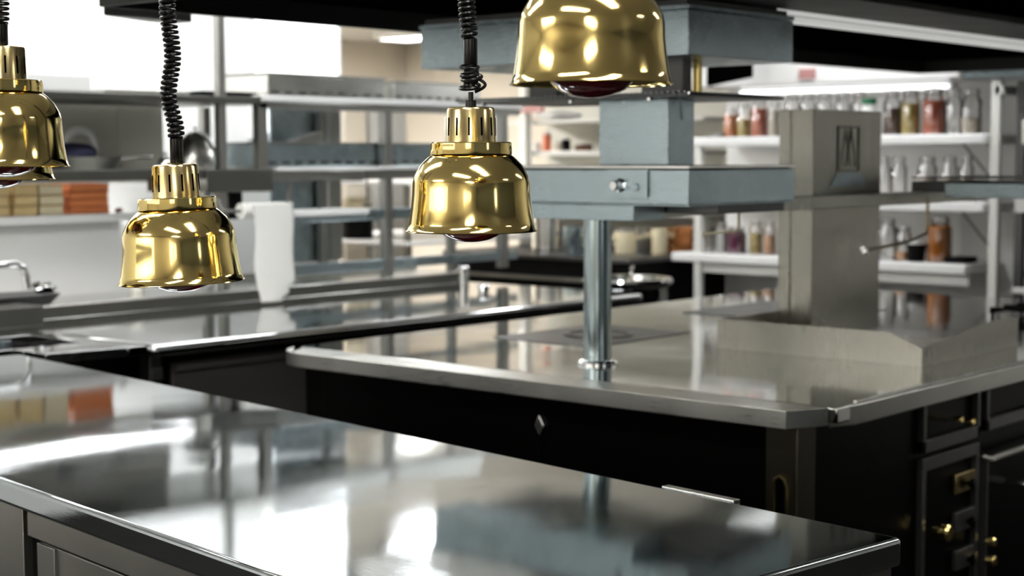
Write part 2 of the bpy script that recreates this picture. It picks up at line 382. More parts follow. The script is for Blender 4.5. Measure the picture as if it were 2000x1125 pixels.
# rectangular steel column with socket recess
co = thing('service_column', 'square grey steel service column rising from the guard on the island', 'column', (4.72, 2.7, .903))
B(4.5, 4.955, 2.638, 2.72, .9035, 1.655).build('front_section', 'column steel', co, bevel=.003)
B(4.5, 4.955, 2.722, 2.768, .9035, 1.655).build('rear_section', 'column steel', co, bevel=.003)
a = P(1640, 246, Y=2.63); b = P(1682, 246, Y=2.63); c = P(1640, 335, Y=2.63)
g = G().box(a.x, b.x, 2.634, 2.6375, a.z - .006, a.z).box(a.x, a.x + .008, 2.634, 2.6375, c.z, a.z).box(b.x - .006, b.x, 2.634, 2.6375, c.z, a.z).box(a.x, b.x, 2.634, 2.6375, c.z, c.z + .004)
rec = g.build('socket_frame', 'dark steel', co)
mx = (a.x + b.x) / 2
G().tube([(mx - .03, 2.63, c.z + .015), (mx - .025, 2.628, c.z + .06), (mx - .008, 2.628, a.z - .04), (mx, 2.628, a.z - .01), (mx + .008, 2.628, a.z - .04), (mx + .025, 2.628, c.z + .06), (mx + .03, 2.63, c.z + .015)], .0035, 8).build('hanging_hook', 'dark steel', rec)
G().prism([(a.x - .05, c.z - .05), (b.x + .06, c.z - .05), (b.x + .01, c.z - .006), (a.x, c.z - .006)], 2.6345, 2.6375, 'Y').build('reflection_patch', 'gantry steel', rec)  # pale trapezoid standing in for a light reflection on the column face

# beam that carries the gantry past the column
bm = thing('gantry_beam', 'long grey steel beam running past the column under the gantry shelf', 'beam', (4.4, 2.6, 1.335))
B(3.47, 5.55, 2.56, 2.634, 1.335, 1.377).build('rail', 'column steel', bm, bevel=.003)
G().prism([(3.47, 2.634), (3.60, 2.634), (3.60, 2.9), (3.47, 2.9)], 1.335, 1.377).build('bracket', 'column steel', bm, bevel=.002)

# ================================================================== island gantry
gl = thing('warming_gantry', 'blue-grey steel gantry box with chrome control knob standing on the round pole', 'gantry', (3.6, 2.82, .9))
GX0, GX1, GY0, GY1 = 3.3, 3.81, 2.293, 3.205
B(GX0, GX1, GY0, GY1, 1.379, 1.468).build('lower_box', 'gantry steel', gl, bevel=.002)
B(GX0 - .006, GX1, GY0 - .006, GY1, 1.376, 1.3785).build('bottom_lip', 'gantry steel', gl)
B(GX0 + .012, GX1 - .01, GY0 + .012, GY1 - .01, 1.468, 1.471).build('shadow_gap', 'slot black', gl)
B(GX0 - .004, GX1, GY0 - .004, GY1, 1.4715, 1.479).build('top_plate', 'rail steel', gl, bevel=.001)
B(GX0 + .0, GX0 + .14, 2.467, 3.19, 1.334, 1.3755).build('under_box', 'gantry steel', gl, bevel=.002)
B(GX0 + .145, GX1 - .04, 2.30, 3.19, 1.352, 1.3755).build('under_tray', 'dark steel', gl, bevel=.002)
G().lathe([(.0405, .902), (.0405, 1.352)], (3.602, 2.822, 0), 40).build('pole', 'pole steel', gl)
G().lathe([(.060, .9005), (.060, .906), (.05, .912), (.041, .914)], (3.602, 2.822, 0), 40).build('pole_collar', 'chrome', gl)
# knob plate
a = P(1186, 331, X=3.298); b = P(1267, 392, X=3.298)
kp = G().prism(rc(b.y + .008, b.z + .012, .008, 180, 270, 4) + rc(a.y - .008, b.z + .012, .008, 270, 360, 4) + rc(a.y - .008, a.z - .006, .008, 0, 90, 4) + rc(b.y + .008, a.z - .006, .008, 90, 180, 4), 3.2965, 3.3, 'X')
kp = kp.build('control_plate', 'gantry steel', gl, bevel=.0008)
fr = G(); y0, y1, z0, z1 = b.y, a.y, b.z + .004, a.z + .002
fr.box(3.2955, 3.2972, y0, y0 + .0025, z0 + .006, z1 - .006).box(3.2955, 3.2972, y0 + .006, y1 - .006, z1 - .002, z1)
fr.build('plate_groove', 'slot black', kp)
k = P(1212, 362, X=3.297)
G().lathe([(.0, 0), (.018, 0), (.018, -.003), (.014, -.006), (.014, -.007), (.0125, -.03), (.0105, -.032), (0, -.032)][::-1], (3.2965, k.y, k.z), 32, 'X').build('knob', 'chrome', kp)
k = P(1243, 366, X=3.297)
G().lathe([(0, 0), (.010, 0), (.010, -.002), (.008, -.004), (.0, -.004)][::-1], (3.2965, k.y, k.z), 24, 'X').build('key_switch', 'gantry steel', kp)
# neck column and light grill shelf
B(3.42, 3.54, 2.443, 2.675, 1.4795, 1.655).build('neck', 'gantry steel', gl, bevel=.002)
B(3.46, 3.50, 2.425, 2.56, 1.672, 1.758).build('upper_neck', 'dark steel', gl)
B(3.46, 3.68, 2.86, 2.96, 1.672, 1.758).build('upper_neck', 'dark steel', gl)
G().tube([(3.60, 2.475, 1.672), (3.60, 2.475, 1.758)], .0135, 16).build('brass_rod', 'brass', gl)
gr = G().tube([(3.30, 2.295, 1.662), (3.30, 3.10, 1.662)], .003, 8)
gr = gr.tube([(3.30, 2.295, 1.662), (3.75, 2.295, 1.662)], .003, 8).tube([(3.75, 2.295, 1.662), (3.75, 3.10, 1.662)], .003, 8)
for i in range(46): y = 2.305 + i * .0176; gr.tube([(3.296, y, 1.666), (3.75, y, 1.666)], .0016, 6)
gr.build('grill_rack', 'chrome', gl)
B(3.31, 3.76, 2.297, 3.10, 1.6555, 1.6585).build('grill_tray', 'dark steel', gl)
for y in (2.68, 3.0, 2.42): G().tube([(3.30, y, 1.65), (3.315, y, 1.65)], .005, 10).build('rack_stud', 'chrome', gl)
G().tube([(3.42, 2.40, 1.60), (3.31, 2.33, 1.652)], .003, 6).build('rack_strut', 'gantry steel', gl)
# upper box
B(GX0, GX1 - .01, 2.296, 3.238, 1.758, 1.872).build('upper_box', 'gantry steel', gl, bevel=.002)
B(GX0 - .004, GX1 - .01, 2.292, 3.242, 1.8735, 1.884).build('upper_lid', 'gantry steel', gl, bevel=.001)
B(GX0 + .01, GX1 - .02, 2.31, 3.23, 1.884, 1.899).build('hood_gasket', 'dark steel', gl)

# second gantry unit further along the island
g2 = thing('warming_gantry', 'dark teal gantry box at the right edge beyond the column', 'gantry', (5.1, 2.1, 1.37))
a = P(1845, 357, X=5.0); b = P(1845, 386, X=5.0)
B(5.0, 5.5, 1.5, a.y, b.z, a.z).build('box', 'gantry steel', g2, bevel=.003)
a = P(1720, 348, X=5.02); b = P(1720, 362, X=5.02)
B(5.02, 5.45, 1.6, 2.555, a.z, a.z + .006).build('top_plate', 'dark steel', g2, bevel=.001)
B(5.03, 5.4, 2.34, 2.5598, 1.379, 1.415).build('shelf', 'dark steel', g2, bevel=.002)

# pot filler taps hanging from the gantry
def pipe(label, pts, r):
    t = thing('pot_filler_tap', label, 'tap', tuple(pts[0]))
    sm = []
    for i in range(len(pts)):
        p = pts[i]
        if 0 < i < len(pts) - 1:
            d0 = (pts[i - 1] - p).normalized() * .022; d1 = (pts[i + 1] - p).normalized() * .022
            for k in range(7): u = k / 6; sm.append((p + d0) * (1 - u) ** 2 + p * 2 * u * (1 - u) + (p + d1) * u ** 2)
        else: sm.append(p)
    G().tube(sm, r, 10).build('pipe', 'dull brass', t); return t, pts[-1]
t, e = pipe('slim brass swivel tap hanging right of the column in front of the amber jar', [P(1812, 386, Y=2.5), P(1811, 455, Y=2.5), P(1775, 472, Y=2.42), P(1690, 489, Y=2.25)], .0055)
G().lathe([(.008, -.014), (.010, 0), (.008, .006)], tuple(e), 14).build('spout', 'chrome', t)
G().lathe([(.008, -.014), (.010, 0), (.008, .006)], tuple(e + Vector((.025, .02, .006))), 14).build('spout', 'chrome', t)
pipe('thin dark swivel tap hanging below the gantry left of the column', [P(1443, 412, Y=2.6), P(1443, 451, Y=2.6), P(1372, 457, Y=2.75)], .004)

# ================================================================== hood over the island
hd = thing('extractor_hood', 'long dark extractor hood hanging over the island along the top', 'extractor hood', (4.4, 2.0, 1.9))
HX0, HX1, HY0, HY1 = 2.44, 7.1, 1.55, 3.58
g = G().box(HX0, HX0 + .02, HY0, HY1, 1.9, 2.12).box(HX1 - .02, HX1, HY0, HY1, 1.9, 2.12).box(HX0 + .02, HX1 - .02, HY1 - .02, HY1, 1.9, 2.12).box(HX0 + .02, HX1 - .02, HY0, HY0 + .02, 1.9, 2.12)
g.box(HX0, HX1, HY0, HY1, 2.12, 2.14)
g.build('shell', 'hood steel', hd, bevel=.002)
B(HX0 + .02, HX1 - .02, HY0 + .02, HY1 - .02, 1.96, 1.98).build('filter_panel', 'slot black', hd)
B(3.05, 7.0, 2.04, 2.32, 1.905, 1.925).build('steel_channel', 'hood steel', hd, bevel=.002)
for (y0, y1) in ((2.33, 2.38), (2.49, 2.54)): B(3.85, 7.0, y0, y1, 1.902, 1.92).build('glow_rail', 'hood rail glow', hd, bevel=.004)  # rails given a glow to imitate bright reflections; they are no lamps
for x in (2.7, 6.3):
    for y in (1.8, 3.3): G().tube([(x, y, 2.14), (x, y, CEIL)], .008, 8).build('hanger_rod', 'frame steel', hd)
# end bracket seen at the left tip
a = P(262, 20, z=1.9); G().prism([(2.46, 3.59), (2.75, 3.59), (2.75, 3.66), (2.66, 3.67)], 1.88, 1.93).build('drip_corner', 'frame steel', hd, bevel=.003)

# ================================================================== back counter (left)
bc = thing('back_counter', 'long steel worktop running along the left wall behind the pass', 'counter', (4.2, 4.8, 0))
BY0, BY1 = 4.20, 5.2
G().prism([(3.04, BY0), (5.62, BY0 - .06), (5.62, BY1), (3.04, BY1)], .858, .9).build('worktop', 'back steel', bc, bevel=.019, seg=8)
B(2.2, 5.62, BY1 + .001, 5.55, .88, .95).build('raised_ledge', 'rail steel', bc, bevel=.003)
B(2.2, 5.62, 5.1985, 5.2005, .9008, .944).build('ledge_reflection', 'shelf steel', bc)  # dark plate paints in the dark reflection on the ledge's face
B(4.42, 5.62, 5.551, 5.62, .88, .985).build('rear_upstand', 'edge steel', bc, bevel=.003)
B(3.1, 5.55, 4.34, 5.5, .12, .862).build('carcass', 'black matt', bc)
B(3.15, 5.5, 4.42, 5.45, 0, .12).build('plinth', 'black matt', bc)
for (a, b) in ((3.2, 3.84), (3.93, 4.6), (4.66, 5.3)):
    d = B(a, b, 4.32, 4.338, .2, .815).build('door', 'cabinet dark', bc, bevel=.003)
    B(a, b, 4.29, 4.32, .79, .812).build('handle', 'cabinet dark', d, bevel=.004)
B(3.055, 3.10, 4.245, 4.30, .0, .861).build('leg', 'dark steel', bc, bevel=.002)
B(3.06, 3.10, 4.238, 4.246, .78, .82).build('leg_plate', 'frame steel', bc)

# sink unit to the left of it
sk = thing('sink_unit', 'steel sink unit at the far left with an open rectangular basin', 'sink', (2.86, 4.75, 0))
sx0, sx1, sy0, sy1 = 2.50, 2.955, 4.47, 4.79
g = G().box(2.3, sx0, 4.46, 5.19, .87, .9).box(2.69, 2.955, 4.40, sy0, .87, .9).box(sx0, 2.69, 4.46, sy0, .87, .9).box(sx1, 3.032, 4.22, 5.19, .87, .9).box(sx0, sx1, sy1, 5.19, .87, .9)
g.prism([(2.69, 4.275), (sx1, 4.225), (sx1, 4.40), (2.69, 4.40)], .87, .9)
g.build('worktop', 'back steel', sk, bevel=.002)
g = G().box(sx0, sx0 + .006, sy0, sy1, .68, .869).box(sx1 - .006, sx1, sy0, sy1, .68, .869).box(sx0, sx1, sy0, sy0 + .006, .68, .869).box(sx0, sx1, sy1 - .006, sy1, .68, .869).box(sx0, sx1, sy0, sy1, .67, .68)
g.build('basin', 'dark steel', sk)
G().tube([(2.83, 4.74, .681), (2.83, 4.74, .892)], .022, 16).build('overflow_pipe', 'gantry steel', sk)
B(2.72, 3.02, 4.38, 5.15, .1, .6).build('cabinet', 'black matt', sk)
B(2.73, 3.0, 4.345, 4.379, .12, .66).build('front_panel', 'cabinet dark', sk, bevel=.002)
for x in (2.74, 2.98): B(x, x + .035, 4.365, 4.40, 0, .1).build('foot', 'frame steel', sk)
# raised ledge front box at the very left
lb = B(2.2, P(62, 600, Y=5.1).x, 5.02, 5.196, .9005, .972).build('splash_box', 'shelf steel', bevel=.003)
tag(lb, 'low steel box against the ledge at the left edge behind the sink', 'steel box')

# big round kettle at the far end of the back counter
kq = P(1226, 556, z=.94); kx, ky = kq.x * 5.86 / kq.x, kq.y * 5.86 / kq.x
kt = thing('round_kettle', 'large round steel kettle with shiny flat rim at the far end of the back counter', 'kettle', (kx, ky, 0))
G().lathe([(.12, 0.0), (.185, .0), (.185, .90), (.205, .915), (.213, .93), (.205, .942), (.165, .942), (.16, .90), (.15, .7), (0, .68)], (kx, ky, 0), 56).build('pan', 'back steel', kt)
G().tube([(kx + .15, ky + .09, .942), (kx + .15, ky + .09, .975), (kx + .12, ky + .06, .985), (kx + .07, ky + .03, .97)], .008, 8).build('tap', 'chrome', kt)

# ================================================================== tall pass rack on the ledge
rk = thing('steel_pass_rack', 'tall grey steel shelf rack standing on the ledge along the left wall', 'rack', (4.5, 5.35, .95))
def post(px, w, z0, z1, y=5.22): x = P(px, 300, Y=y).x; return B(x - w / 2, x + w / 2, y, y + w, z0, z1).build('post', 'frame steel', rk, bevel=.002)
post(437, .036, .9505, CEIL - .01); post(516, .046, 1.36, 1.737, 5.21)
for px in (760, 987): post(px, .046, .9505, 1.735)
for x in (2.65, 5.95): B(x, x + .04, 5.63, 5.67, 0.9505 if x < 3 else 0, 1.72).build('post', 'frame steel', rk, bevel=.002)
for x in (4.42, 5.12): B(x, x + .04, 5.70, 5.74, 0.0, 1.73).build('post', 'frame steel', rk, bevel=.002)
B(2.6, 4.33, 5.2, 5.75, 1.728, 1.757).build('top_shelf', 'shelf steel', rk, bevel=.003)
B(4.335, 6.02, 5.195, 5.75, 1.738, 1.768).build('top_shelf', 'rail steel', rk, bevel=.004)
B(4.335, 6.02, 5.186, 5.1945, 1.744, 1.768).build('shelf_lip', 'plastic white', rk, bevel=.003)
B(4.41, 6.02, 5.186, 5.1945, 1.449, 1.464).build('shelf_lip', 'plastic white', rk, bevel=.003)
B(4.335, 6.02, 5.21, 5.24, 1.712, 1.7375).build('shelf_rail', 'frame steel', rk, bevel=.002)
B(2.6, 4.03, 5.2, 5.215, 1.4175, 1.4249).build('shelf_lip', 'shelf steel', rk)
B(2.6, 4.03, 5.2, 5.75, 1.425, 1.459).build('middle_shelf', 'shelf steel', rk, bevel=.003)
B(4.035, 4.385, 5.19, 5.6, 1.362, 1.457).build('shelf_box', 'shelf steel', rk, bevel=.003)
B(4.39, 6.02, 5.195, 5.75, 1.446, 1.464).build('middle_shelf', 'rail steel', rk, bevel=.003)
B(4.39, 6.02, 5.21, 5.24, 1.405, 1.4455).build('shelf_rail', 'frame steel', rk, bevel=.002)
B(4.42, 6.02, 5.23, 5.26, 1.22, 1.27).build('cross_rail', 'gantry steel', rk, bevel=.002)
B(4.42, 6.02, 5.23, 5.27, .99, 1.035).build('lower_rail', 'gantry steel', rk, bevel=.002)
# grey back panels of the rack
px = lambda u, Y: P(u, 300, Y=Y).x
B(px(528, 5.76), px(640, 5.76), 5.755, 5.77, 1.0, 1.735).build('back_panel', 'gantry steel', rk)
B(px(641, 5.76), px(664, 5.76), 5.752, 5.77, 1.0, 1.735).build('side_panel', 'frame steel', rk)
B(2.6, px(234, 5.76), 5.755, 5.77, 1.40, 1.75).build('back_panel', 'wall grey beige', rk)
B(px(235, 5.76), px(318, 5.76), 5.755, 5.77, 1.40, 1.75).build('back_panel', 'wall grey beige', rk)

B(2.7, 4.0, 5.25, 5.33, 1.4192, 1.4246).build('added_shelf_fill', 'shelf fill glow', rk)  # hidden glowing strip added to brighten the splashback
# white ledge that holds the food boxes, sloping white splashback below
struct(B(1.5, 4.08, 5.72, 6.19, 1.235, 1.27).build('trim_2', 'shelf white', bevel=.006))
struct(G().prism([(5.552, .90), (6.19, .90), (6.19, 1.234), (5.86, 1.234)], 1.5, 4.38, 'X').build('trim_3', 'shelf white'))

# things on the rack ------------------------------------------------
def crate(x0, x1, z0, h, label, y0=5.28, y1=5.62, slots=9):
    t = thing('steel_tray', label, 'steel tray', ((x0 + x1) / 2, y0, z0), 0, 'long steel trays on the rack')
    B(x0, x1, y0, y1, z0, z0 + h).build('tray_body', 'rail steel' if z0 > 1.7 else 'gantry steel', t, bevel=.004)
    B(x0 - .01, x1 + .01, y0 - .008, y1 + .008, z0 + h, z0 + h + .008).build('rim', 'frame steel', t, bevel=.001)
    for i in range(slots):
        a = x0 + (x1 - x0) * (i + .25) / slots; b = x0 + (x1 - x0) * (i + .8) / slots
        B(a, b, y0 - .003, y0 + .002, z0 + .012, z0 + .024).build('slot', 'dark steel', t)
crate(4.44, 5.14, 1.7685, .095, 'long steel tray on the top shelf, left of the two above the paper')
crate(5.20, 5.80, 1.7685, .085, 'long steel tray on the top shelf, right one behind the middle lamp cord')
crate(4.42, 5.10, 1.4645, .10, 'bluish steel tray on the middle shelf under the white reflection wedge')
crate(5.15, 5.85, 1.4645, .10, 'bluish steel tray on the middle shelf left of the middle lamp')
# white wedge imitating a bright reflection above the lower tray
a = P(612, 246, Y=5.66); b = P(570, 275, Y=5.66)
tag(G().prism([(b.x - .08, 1.60), (a.x, 1.60), (a.x, a.z), (a.x - .04, a.z - .01)], 5.60, 5.66, 'Y').build('reflection_wedge', 'plastic white', bevel=.004), 'white wedge imitating a bright reflection above the bluish tray of the middle shelf', 'lid')
for o in bpy.data.objects:
    if o.name.startswith('reflection_wedge'): o.location.z = 1.573
# black pots seen through the rack, on a far table
ft = thing('far_table', 'pale steel table seen through the rack behind the left wall end', 'table', (7.3, 7.0, 0))
B(6.6, 7.9, 6.6, 7.9, .98, 1.0).build('table_top', 'shelf white', ft, bevel=.003)
for x in (6.65, 7.82):
    for y in (6.65, 7.82): B(x, x + .04, y, y + .04, 0, .98).build('leg', 'frame steel', ft)
B(6.6, 7.9, 6.6, 7.9, 1.34, 1.36).build('upper_shelf', 'shelf white', ft, bevel=.003)
for x in (6.65, 7.82):
    for y in (6.65, 7.82): B(x, x + .03, y, y + .03, 1.0, 1.34).build('shelf_post', 'frame steel', ft)
def pot(name, label, cx, cy, z, r, h, m, cat, lid=None, lm='plastic cream', group=None):
    t = thing(name, label, cat, (cx, cy, z), 0, group)
    G().lathe([(0, .001), (r * .93, .001), (r, .01), (r, h), (r * .96, h), (r * .94, .02), (0, .015)], (cx, cy, z), 32).build('body', m, t)
    if lid: G().lathe([(r * .93, h - .01), (r * .9, h + lid * .7), (r * .5, h + lid), (0, h + lid)], (cx, cy, z), 32).build('lid', lm, t)
    for s in (-1, 1): G().tube([(cx + s * r * .7, cy - s * r * .7, z + h * .8), (cx + s * (r * .7 + .03), cy - s * (r * .7 + .03), z + h * .8), (cx + s * (r * .7 + .03), cy - s * (r * .7 + .03), z + h * .7), (cx + s * r * .7, cy - s * r * .7, z + h * .7)], .005, 6).build('handle', m, t)
    return t
def on(px, D, z):   # a standing place on a level, seen at px, D metres deep along the view
    d = _F * FPX + _R * (px - 1000); k = D / FPX; return d.x * k, d.y * k
x, y = on(699, 9.9, 1.0); pot('stock_pot', 'black pot with pale lid on the lower table seen through the rack', x, y, 1.0, .10, .16, 'black matt', 'pot', .10)
x, y = on(690, 9.9, 1.36); pot('stock_pot', 'black pot with pale lid on the upper far shelf seen through the rack', x, y, 1.36, .075, .09, 'black matt', 'pot', .06)
# pale far cabinet fronts seen through the rack beyond
for k, (x0, x1, y, z0, z1, m, lab) in enumerate(((7.55, 7.80, 8.2, 0, 2.0, 'wall cream', 'tall cream locker far behind the rack, left of a matching one'), (7.85, 8.2, 8.2, 0, 2.0, 'plastic white', 'tall white locker far behind the rack beside a cream one'))):
    lk = thing('tall_locker', lab, 'locker', ((x0 + x1) / 2, y + .2, 0)); B(x0, x1, y, y + .4, z0, z1).build('body', m, lk, bevel=.005)
    B(x0 + .02, x1 - .02, y - .015, y, .1, z1 - .05).build('door', m, lk, bevel=.003); B(x0 + .04, x0 + .055, y - .03, y - .015, 1.0, 1.15).build('handle', 'dark steel', lk)
# translucent box, thin tray and black tray on the top shelf at the left
a = P(60, 172, Y=5.4); b = P(152, 172, Y=5.4)
tag(B(a.x - .25, b.x, 5.3, 5.55, 1.7575, 1.83).build('plastic_box', 'plastic white', bevel=.012), 'white plastic box on the top shelf above the leftmost lamp', 'box')
a = P(150, 172, Y=5.4); b = P(330, 172, Y=5.4)
tag(B(a.x + .03, b.x, 5.26, 5.6, 1.7575, 1.777).build('baking_sheet', 'rail steel', bevel=.003), 'flat pale baking sheet on the top shelf behind the coiled cord', 'baking sheet')
a = P(392, 178, Y=5.3); b = P(497, 182, Y=5.3)
tag(G().prism([(a.x, 1.782), (a.x + .03, 1.7575), (b.x - .03, 1.7575), (b.x, 1.782)], 5.275, 5.5, 'Y').build('black_tray', 'black matt', bevel=.003), 'shallow black tray on the top shelf beside the thin post', 'tray')
# frying pan with navy bundle and cloth hoop on the middle shelf
a = P(105, 300, Y=5.45); b = P(222, 300, Y=5.45); cx = (a.x + b.x) / 2 - .05; cr = .19
fp = thing('frying_pan', 'dark frying pan holding a navy bundle on the middle shelf, right of the leftmost lamp', 'pan', (cx, 5.45, 1.4595))
G().lathe([(0, 0), (cr * .85, 0), (cr, .05), (cr - .006, .05), (cr * .83, .006), (0, .006)], (cx, 5.45, 1.4595), 40).build('pan_body', 'frame steel', fp)
G().tube([(cx + cr - .01, 5.45, 1.5), (cx + cr + .1, 5.43, 1.512), (cx + cr + .16, 5.42, 1.51)], .009, 8).build('handle', 'rail steel', fp)
def blob(u, v, rx, ry, rz, c, seed=0, amp=.12):
    a, b = u * 2 * PI, (v - .5) * PI
    k = 1 + amp * math.sin(a * 3 + seed) * math.cos(b * 2 + seed * 2) + amp * .5 * math.sin(a * 5 + b * 4 + seed)
    return (c[0] + rx * math.cos(a) * math.cos(b) * k, c[1] + ry * math.sin(a) * math.cos(b) * k, c[2] + rz * math.sin(b) * k)
p = P(142, 276, Y=5.43)
nb = G().grid(lambda u, v: blob(u, v, .11, .075, .042, (p.x, 5.44, p.z), 1), 28, 14).build('cloth_bundle', 'navy cloth')
tag(nb, 'dark navy cloth bundle lying in the frying pan on the middle shelf', 'cloth')
nb.location.z = 1.474
p0 = P(128, 262, Y=5.5); p1 = P(165, 244, Y=5.5); p2 = P(200, 290, Y=5.5)
tag(G().tube([((p0.x + p2.x) / 2 - .075 * math.cos(PI * k / 14), 5.53, 1.512 + .105 * math.sin(PI * k / 14) ** .8) for k in range(15)], [.008 + .011 * math.sin(PI * k / 14) for k in range(15)], 10).build('towel_roll', 'plastic white'), 'white rolled towel arched behind the navy bundle in the frying pan', 'towel')
# two silver cloches
def cloche(px, y, r, h, label):
    q = P(px, 300, Y=y); t = thing('silver_cloche', label, 'cloche', (q.x, y, 1.4595), 0, 'silver cloches on the middle shelf')
    G().lathe([(r + .01, 0), (r + .01, .008), (r, .01)] + [(r * math.cos(math.radians(a)), .01 + h * math.sin(math.radians(a))) for a in range(8, 90, 8)] + [(0, .01 + h)], (q.x, y, 1.4595), 40, cap=False).build('dome', 'rail steel', t)
    G().lathe([(.006, h + .008), (.006, h + .018), (.012, h + .022), (.006, h + .028), (0, h + .028)], (q.x, y, 1.4595), 16).build('finial', 'chrome', t)
cloche(382, 5.5, .10, .15, 'large silver cloche just left of the thin rack post')
cloche(322, 5.33, .035, .04, 'small silver cloche behind the cord of the second lamp')
# food boxes
def boxes(px0, px1, n, m, text, y=5.75):
    a = P(px0, 412, Y=y).x; b = P(px1, 412, Y=y).x; z = 1.2705; h = .128 / n
    for k in range(n):
        j = random.uniform(-.004, .004); pos = ('bottom', 'second', 'third', 'top')[k] if n == 4 else ('bottom', 'middle', 'top')[k]
        t = thing('food_box', '%s, %s one of its stack' % (text, pos), 'box', ((a + b) / 2, y + .08, z), 0, 'stacked food boxes on the white ledge')
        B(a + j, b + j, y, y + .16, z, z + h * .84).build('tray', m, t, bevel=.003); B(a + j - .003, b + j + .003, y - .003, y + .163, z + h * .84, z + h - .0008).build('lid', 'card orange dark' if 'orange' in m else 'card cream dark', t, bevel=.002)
        z += h
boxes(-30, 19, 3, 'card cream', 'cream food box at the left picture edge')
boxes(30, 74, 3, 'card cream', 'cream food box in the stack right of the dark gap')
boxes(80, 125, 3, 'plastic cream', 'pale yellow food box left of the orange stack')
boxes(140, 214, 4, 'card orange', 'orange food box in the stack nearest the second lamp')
for (u, lab) in ((22, 'dark brown upright bottle between the leftmost cream boxes'), (131, 'dark brown upright bottle between yellow and orange boxes')):
    q = P(u, 400, Y=5.82); t = thing('brown_bottle', lab, 'bottle', (q.x, 5.86, 1.2705)); G().lathe([(0, 0), (.017, 0), (.017, .075), (.007, .09), (.007, .105)], (q.x, 5.86, 1.2705), 20).build('body', 'card brown', t)
    G().lathe([(.009, .1), (.009, .112), (0, .112)], (q.x, 5.86, 1.2705), 16).build('cap', 'slot black', t)
q = P(232, 402, Y=5.75); tag(G().grid(lambda u, v: blob(u, v, .018, .015, .010, (q.x, 5.75, 1.281), 2), 16, 8).build('brown_sponge', 'card brown'), 'small brown sponge right of the orange food boxes', 'sponge')
# chrome tap and dark tray with foil at the left
tp = thing('chrome_tap', 'chrome bent tap at the left edge above the sink', 'tap', (2.85, 5.1, .9725))
q0, q1 = P(-20, 520, Y=5.12), P(52, 565, Y=5.12)
G().tube([(q0.x - .1, 5.1, .9725), (q0.x - .1, 5.1, q0.z - .03), (q0.x - .08, 5.1, q0.z), (q1.x - .045, 5.12, q0.z + .004), (q1.x - .012, 5.12, q0.z - .012), (q1.x, 5.12, q0.z - .045), (q1.x + .003, 5.12, q1.z)], .0135, 14).build('spout', 'chrome', tp)
G().lathe([(.03, .9725), (.03, .985), (.015, .995)], (q0.x - .1, 5.1, 0), 24).build('base', 'chrome', tp)
a = P(-10, 575, Y=5.28); b = P(102, 562, Y=5.28)
dt = thing('dark_pan', 'dark shallow pan on the ledge at the left edge with crumpled foil', 'pan', ((a.x + b.x) / 2, 5.28, .95))
G().prism([(a.x - .1, .951), (b.x - .05, .951), (b.x, .995), (a.x - .1, .995)], 5.215, 5.40, 'Y').build('pan_body', 'dark steel', dt, bevel=.006)
q = P(88, 553, Y=5.28)
tag(G().grid(lambda u, v: blob(u, v, .045, .05, .018, (q.x, 5.29, 1.014), 4, .22), 24, 12).build('crumpled_foil', 'chrome'), 'crumpled silver foil on the dark pan at the far left', 'foil')
# small white jar on the far side of the ledge
q = P(222, 515, Y=5.66); jw = thing('white_container', 'small white tub at the foot of the splashback beside the second lamp', 'tub', (q.x, 5.5, .9505))
G().lathe([(0, 0), (.026, 0), (.03, .05)], (q.x, 5.5, .9505), 24).build('tub', 'wall grey beige', jw); G().lathe([(.032, .05), (.032, .065), (0, .067)], (q.x, 5.5, .9505), 24).build('lid', 'plastic white', jw)

# paper towel hanging off a holder on the rack
pt = thing('paper_towel_holder', 'paper towel roll with a long torn white sheet hanging beside the rack post', 'paper towel', (4.25, 5.0, .9505))
qa, qb, qc, qd = P(484, 398, Y=5.02), P(572, 398, Y=5.02), P(510, 604, Y=4.98), P(560, 604, Y=4.98)
G().lathe([(.0, qa.x - .01), (.032, qa.x - .01), (.032, qb.x - .02), (0, qb.x - .02)], (0, 5.055, qa.z - .03), 32, 'X').build('roll', 'paper', pt)
def sheet(u, v):
    L = qa.x + .03 + (qb.x - qa.x - .03) * 0
    z = (qa.z) - v * (qa.z - .912)
    x0 = qa.x + .02 + .012 * math.sin(v * 7) + .02 * v; x1 = qb.x + .004 * math.sin(v * 9) - .012 * v
    if v > .78: x1 -= (v - .78) * .32 + .012 * math.sin(v * 60)
    return (x0 + (x1 - x0) * u, 5.022 - .012 * math.sin(u * PI) - .02 * v, z)
G().grid(sheet, 12, 40).build('hanging_sheet', 'paper', pt, solid=.0012)
g = G().tube([(qa.x - .03, 5.055, qa.z - .03), (qb.x, 5.055, qa.z - .03)], .006, 8).tube([(qa.x - .03, 5.055, qa.z - .03), (qa.x - .03, 5.14, qa.z - .03), (qa.x - .03, 5.18, qa.z + .02), (qa.x - .03, 5.2, qa.z + .045)], .006, 8)
g.build('bracket', 'dark steel', pt)
# black clip below the rack at the post
q = P(463, 400, Y=5.23); tag(B(q.x - .022, q.x + .03, 5.23, 5.27, q.z - .06, 1.361).build('black_bracket', 'black matt', bevel=.003), 'black bracket under the grey shelf box, left of the hanging paper', 'bracket')
# bright steel wall dispenser bar
a = P(570, 411, Y=5.06); b = P(716, 408, Y=5.06)
ds = thing('knife_rail', 'bright steel bar shelf hanging below the rack, right of the hanging paper', 'rail', ((a.x + b.x) / 2, 5.1, a.z - .05))
B(a.x, b.x, 5.04, 5.22, a.z - .028, a.z - .002).build('shelf', 'plastic white', ds, bevel=.006)
B(a.x + .02, b.x, 5.06, 5.2, a.z - .052, a.z - .029).build('under_rail', 'gantry steel', ds, bevel=.004)
for x in (a.x + .1, b.x - .1): B(x, x + .015, 5.195, 5.205, a.z - .002, 1.404).build('hanger', 'frame steel', ds)
